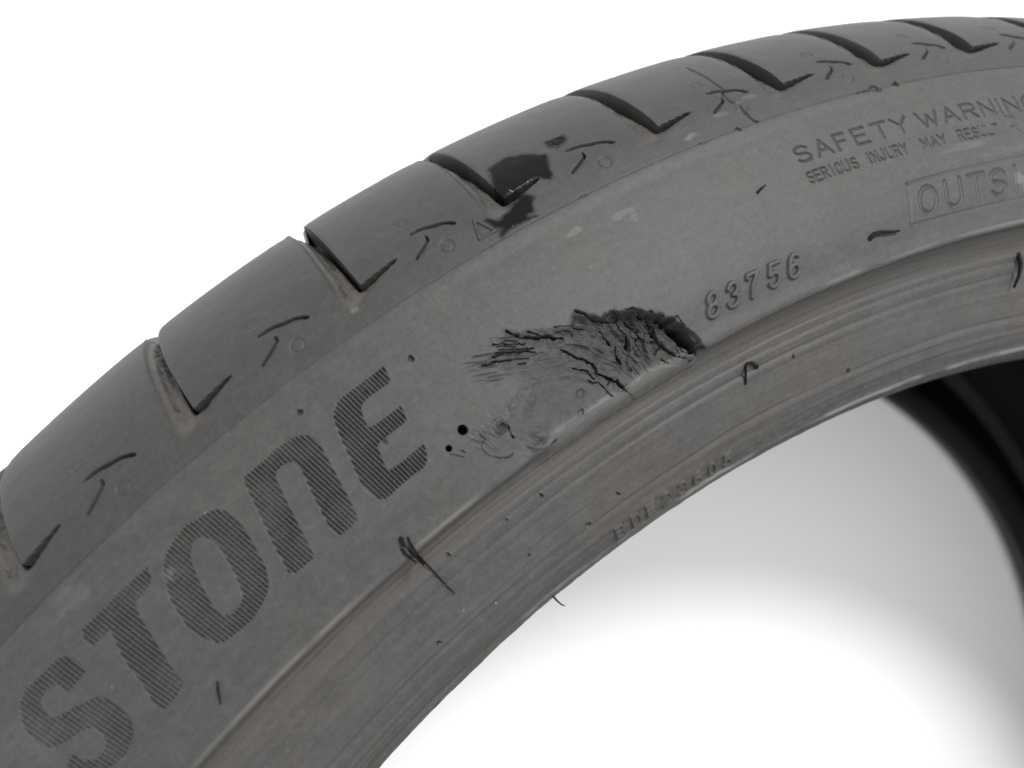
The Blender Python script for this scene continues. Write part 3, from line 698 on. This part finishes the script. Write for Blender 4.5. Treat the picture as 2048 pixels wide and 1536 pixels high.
# ------------------------------------------------------------------ object helpers
def link_mesh(name, me, mat, parent=None):
    me.materials.append(mat)
    o = bpy.data.objects.new(name, me)
    COL.objects.link(o)
    if parent is not None:
        o.parent = parent
        o.matrix_parent_inverse = INV if parent is tyre else Matrix.Identity(4)
    return o
def np_mesh(name, V, F, normals=None, attrs=None):
    me = bpy.data.meshes.new(name)
    me.vertices.add(len(V))
    me.vertices.foreach_set('co', np.ascontiguousarray(V, np.float32).ravel())
    me.loops.add(F.size)
    me.loops.foreach_set('vertex_index', np.ascontiguousarray(F, np.int32).ravel())
    me.polygons.add(len(F))
    me.polygons.foreach_set('loop_start', np.arange(0, F.size, F.shape[1], dtype=np.int32))
    me.polygons.foreach_set('loop_total', np.full(len(F), F.shape[1], np.int32))
    me.update(calc_edges=True)
    me.polygons.foreach_set('use_smooth', np.ones(len(F), bool))
    for k, v in (attrs or {}).items():
        a = me.attributes.new(k, 'FLOAT', 'POINT')
        a.data.foreach_set('value', np.ascontiguousarray(v, np.float32))
    if normals is not None:
        me.normals_split_custom_set_from_vertices(normals)
    return me
def revolve_faces(nu, ns, wrap=False):
    i = np.arange(nu if wrap else nu-1)
    j = np.arange(ns-1)
    I, J = np.meshgrid(i, j, indexing='ij')
    I2 = (I+1) % nu
    return np.stack([I*ns+J, I*ns+J+1, I2*ns+J+1, I2*ns+J], -1).reshape(-1, 4)
def tube(name, pts, radii, mat, parent, seg=7):
    pts = [Vector(p) for p in pts]
    V = []
    F = []
    for i, p in enumerate(pts):
        t = (pts[min(i+1, len(pts)-1)]-pts[max(i-1, 0)]).normalized()
        a = t.orthogonal().normalized()
        b = t.cross(a)
        for k in range(seg):
            an = 2*math.pi*k/seg
            V.append(p+(a*math.cos(an)+b*math.sin(an))*radii[i]*MM)
    for i in range(len(pts)-1):
        for k in range(seg):
            F.append((i*seg+k, i*seg+(k+1) % seg, (i+1)*seg+(k+1) % seg, (i+1)*seg+k))
    V.append(pts[-1])
    n = len(V)-1
    for k in range(seg):
        F.append(((len(pts)-1)*seg+k, (len(pts)-1)*seg+(k+1) % seg, n))
    me = bpy.data.meshes.new(name)
    me.from_pydata([tuple(v) for v in V], [], F)
    for p in me.polygons:
        p.use_smooth = True
    return link_mesh(name, me, mat, parent)
def on_tyre(u, s, lift=0.0):
    r, z = prof(np.array([s]))
    nr, nz = prof_n(np.array([s]))
    r = float(r[0]+nr[0]*lift)
    z = float(z[0]+nz[0]*lift)
    return (r*math.sin(u/U)*MM, r*math.cos(u/U)*MM, z*MM)

# ------------------------------------------------------------------ white surface under the tyre
n = 40
xs = np.linspace(-2.0, 2.0, n)
X, Y = np.meshgrid(xs, xs, indexing='ij')
me = np_mesh('white_surface', np.stack([X, Y, np.full(X.shape, ZFLOOR*MM)], -1).reshape(-1, 3), revolve_faces(n, n)[:, ::-1])
floor = link_mesh('white_surface', me, M_WHITE)
floor['kind'] = 'structure'
floor['label'] = 'plain white surface the tyre lies on'

# ------------------------------------------------------------------ the tyre
tyre = bpy.data.objects.new('tyre', None)
COL.objects.link(tyre)
tyre.location = (0, 0, ZFLOOR*MM)
tyre.empty_display_size = .05
tyre['label'] = 'worn black car tyre with a torn gash in its sidewall lying on white'
tyre['category'] = 'tyre'
INV = Matrix.Translation((0, 0, -ZFLOOR*MM))

def steps(*seg):
    out = []
    for a, b, d in seg:
        out.append(np.arange(a, b-1e-6, d))
    out.append(np.array([seg[-1][1]]))
    return np.concatenate(out)
UF = steps((-80,12,.12),(12,54,.08),(54,80,.16),(80,140,.2),(140,166,.3))
SF = steps((-42,-12,.45),(-12,.6,.16),(.6,5,.22),(5,12,.13),(12,40,.09),(40,47,.2),(47,68,.28),(68,S_HI,.8))
H, dirt, wet, dust_glint, fresh_shade, lab = relief(UF, SF, True)
P = surface(UF, SF, H)
NRM = grid_normals(P)
nu, ns = P.shape[:2]
FQ = revolve_faces(nu, ns)
FL = lab[:-1, :-1].reshape(-1)
PV, NV = P.reshape(-1, 3), NRM.reshape(-1, 3)
AT = dict(along=np.repeat(UF, ns), across=np.tile(SF, nu), dirt=dirt.reshape(-1), wet=wet.reshape(-1), dust_glint=dust_glint.reshape(-1), fresh_shade=fresh_shade.reshape(-1))
order = np.argsort(FL, kind='stable')
FS = FQ[order]
LS = FL[order]
ids, start = np.unique(LS, return_index=True)
SLICE = {int(k): (int(a), int(b)) for k, a, b in zip(ids, start, list(start[1:])+[len(LS)])}
def part(name, key, mat, parent):
    if key not in SLICE:
        return None
    a, b = SLICE[key]
    f = FS[a:b]
    used, inv = np.unique(f.ravel(), return_inverse=True)
    me = np_mesh(name, PV[used], inv.reshape(-1, 4), NV[used], {k: v[used] for k, v in AT.items()})
    return link_mesh(name, me, mat, parent)
part('sidewall', L_SIDE, M_RUB, tyre)
part('rim_strip', L_STRIP, M_BEAD, tyre)
part('bead', L_BEAD, M_BEAD, tyre)
g = part('torn_gash', L_GASH, M_RUB, tyre)
g['label'] = 'ragged torn gash in the grey sidewall'
g = part('smeared_edge', L_SMEAR, M_RUB, tyre)
g['label'] = 'scraped smooth rubber lip along the rim edge below the gash'
blocks = {}
for k in range(len(GROOVE)):
    o = part('tread_block', L_BLOCK+k, M_TREAD, tyre)
    if o:
        blocks[k] = o
    part('tread_groove', L_GROOVE+k, M_TREAD, tyre)
for k in range(len(GROOVE)):
    if k in blocks:
        part('arrow_mark', L_MARK+k, M_TREAD, blocks[k])
part('triangle_mark', L_TRI, M_TREAD, blocks[3])
for j, k in ((0, 4), (1, 4), (2, 4)):
    o = part('wet_patch', L_WET+j, M_TREAD, blocks[k])
for i in range(len(GLYPH_ORDER)):
    part('hatched_letter', L_LETTER+i, M_RUB, tyre)
part('word_frame', L_FRAME, M_RUB, tyre)
for i, c in enumerate(CHARS):
    part(c[0], L_CHAR+i, M_BEAD if c[4] > 50 else M_RUB, tyre)
for i in range(len(PITS)):
    part('pit', L_PIT+i, M_NUB if i < 2 else (M_BEAD if PITS[i][1] > 33 else M_RUB), tyre)

# rest of the upper half, coarser
GROOVES = full_grooves()
UC = np.concatenate([np.linspace(UF[-1], UF[0]+2*math.pi*U, 560)])
SC = steps((S_LO,-42,2.0),(-42,-12,1.2),(-12,0,.8),(0,30,1.8),(30,47,.8),(47,68,1.2),(68,S_HI,1.5))
def coarse(name, uu, ss, mat, flip=False, wrap=False, worn=False):
    h, d_, w_, du_, fr_, _ = relief(uu, ss, False)
    p = surface(uu, ss, h, worn)
    f = revolve_faces(len(uu), len(ss), wrap)
    if flip:
        p[..., 2] = 2*ZMID*MM-p[..., 2]
        zl = p[..., 2]/MM                     # the side it lies on is pressed flat
        p[..., 2] = np.where(zl < -214, -214-4.9*(1-np.exp(-(-214-zl)/5.0)), zl)*MM
        f = f[:, ::-1]
    me = np_mesh(name, p.reshape(-1, 3), f, None, dict(along=np.repeat(uu, len(ss)), across=np.tile(ss, len(uu)), dirt=d_.reshape(-1), wet=w_.reshape(-1), dust_glint=du_.reshape(-1), fresh_shade=fr_.reshape(-1)))
    return link_mesh(name, me, mat, tyre)
coarse('tread', UC, SC[SC <= 0], M_TREAD)
coarse('sidewall', UC, SC[SC >= -1e-6], M_RUB)
coarse('tread', np.arange(UF[0], UF[-1]+.5, 1.0), np.append(SC[SC < -42], -42), M_TREAD)
UA = np.linspace(UF[0], UF[0]+2*math.pi*U, 560, endpoint=False)
coarse('tread', UA, SC[SC <= 0], M_TREAD, True, True)
coarse('lower_sidewall', UA, SC[SC >= -1e-6], M_RUB, True, True)
# inner liner
IP = np.array([(241.2,-26),(243,-33),(249,-35),(262,-22),(278,-11),(295,-15),(306,-24),(313,-42),(316,-70),(316.5,-115)], float)
IP = np.vstack([IP, np.stack([IP[-2::-1, 0], 2*ZMID-IP[-2::-1, 1]], -1)])
IPR = catmull(IP, 8)
ni = 360
th = np.linspace(0, 2*math.pi, ni, endpoint=False)
V = np.stack([np.sin(th)[:, None]*IPR[None, :, 0], np.cos(th)[:, None]*IPR[None, :, 0], np.broadcast_to(IPR[:, 1], (ni, len(IPR)))], -1)*MM
me = np_mesh('inner_liner', V.reshape(-1, 3), revolve_faces(ni, len(IPR), True)[:, ::-1])
link_mesh('inner_liner', me, M_IN, tyre)

# ------------------------------------------------------------------ rubber whiskers left by the mould vents
def whisker(pts, r0, mat=M_NUB):
    q = [on_tyre(*p) for p in pts]
    k = len(q)
    return tube('vent_whisker', q, [r0*(1-.55*i/(k-1)) for i in range(k)], mat, tyre)
whisker([(-9.9,28.6,-.5),(-10.1,29.6,.9),(-9.9,31.0,1.5),(-9.9,33.0,1.9)], .42)
whisker([(-9.9,33.0,1.7),(-10.0,34.9,.75),(-10.1,38.0,.45),(-10.1,41.3,.4),(-10.05,44.5,.45),(-9.9,47.2,.6)], .22)
whisker([(-9.0,29.4,-.2),(-9.3,30.6,.9),(-9.6,32.4,1.1),(-10.0,34.4,.6)], .30)
whisker([(-11.0,30.0,-.2),(-10.8,31.2,.6),(-10.6,32.6,.9)], .26)
whisker([(4.48,63.9,-.4),(4.6,65.0,1.0),(4.9,66.2,1.9),(5.4,67.6,2.5)], .22)
whisker([(64.7,45.1,-.2),(64.0,44.3,.35),(63.2,43.5,.5),(62.4,43.2,.55),(61.7,43.9,.5),(61.4,44.9,.45),(60.9,46.9,.2)], .40)
whisker([(91.4,26.9,-.2),(92.3,26.3,.5),(94.0,26.4,.6),(96.0,26.9,.6),(97.8,27.2,.5)], .45)
whisker([(134.9,41.5,-.2),(134.2,43.3,.9),(133.2,45.6,1.2),(132.5,47.8,.8)], .5)
whisker([(-43.6,25.8,-.2),(-44.0,26.4,.5),(-44.6,27.3,.6),(-45.3,28.2,.5)], .24)
whisker([(74.9,12.3,-.1),(75.6,12.05,.5),(76.6,11.8,.6)], .28)

# ------------------------------------------------------------------ water
q = [on_tyre(36.3+6.3*i/9.0, -6.5-.72*i/9.0-.12, .05+.05*math.sin(i*1.9)) for i in range(10)]
film = tube('water_streak', q, [.05,.24,.3,.18,.13,.15,.12,.14,.1,.05], M_WATER, None, 10)
film['label'] = 'thin line of water along the slit edge of the wet tread block'
film['category'] = 'water'
def bead_drop(u, s, r, lift, label):
    bm_v, bm_f = [], []
    c = Vector(on_tyre(u, s, lift))
    nn = (Vector(on_tyre(u, s, lift+1))-c).normalized()
    a = nn.orthogonal().normalized()
    b = nn.cross(a)
    seg, rings = 12, 6
    for i in range(rings+1):
        ph = math.pi*i/rings
        for k in range(seg):
            an = 2*math.pi*k/seg
            bm_v.append(tuple(c+(a*math.cos(an)*math.sin(ph)+b*math.sin(an)*math.sin(ph)*1.15)*r*MM+nn*(math.cos(ph)*r*.7*MM)))
    for i in range(rings):
        for k in range(seg):
            bm_f.append((i*seg+k, (i+1)*seg+k, (i+1)*seg+(k+1) % seg, i*seg+(k+1) % seg))
    me = bpy.data.meshes.new('water_drop')
    me.from_pydata(bm_v, [], bm_f)
    for p in me.polygons:
        p.use_smooth = True
    o = link_mesh('water_drop', me, M_WATER)
    o['label'] = label
    o['category'] = 'water drop'
    o['group'] = 'water drops on the wet tread block'
    return o
bead_drop(41.6, -6.2, .30, -.25, 'round clear water drop inside the narrow slit of the wet tread block')
bead_drop(37.6, -7.3, .34, .0, 'bright water drop at the wet tread block corner above the slit')
bead_drop(34.3, -.9, .28, .0, 'small water drop below the wet stain on the shoulder line')
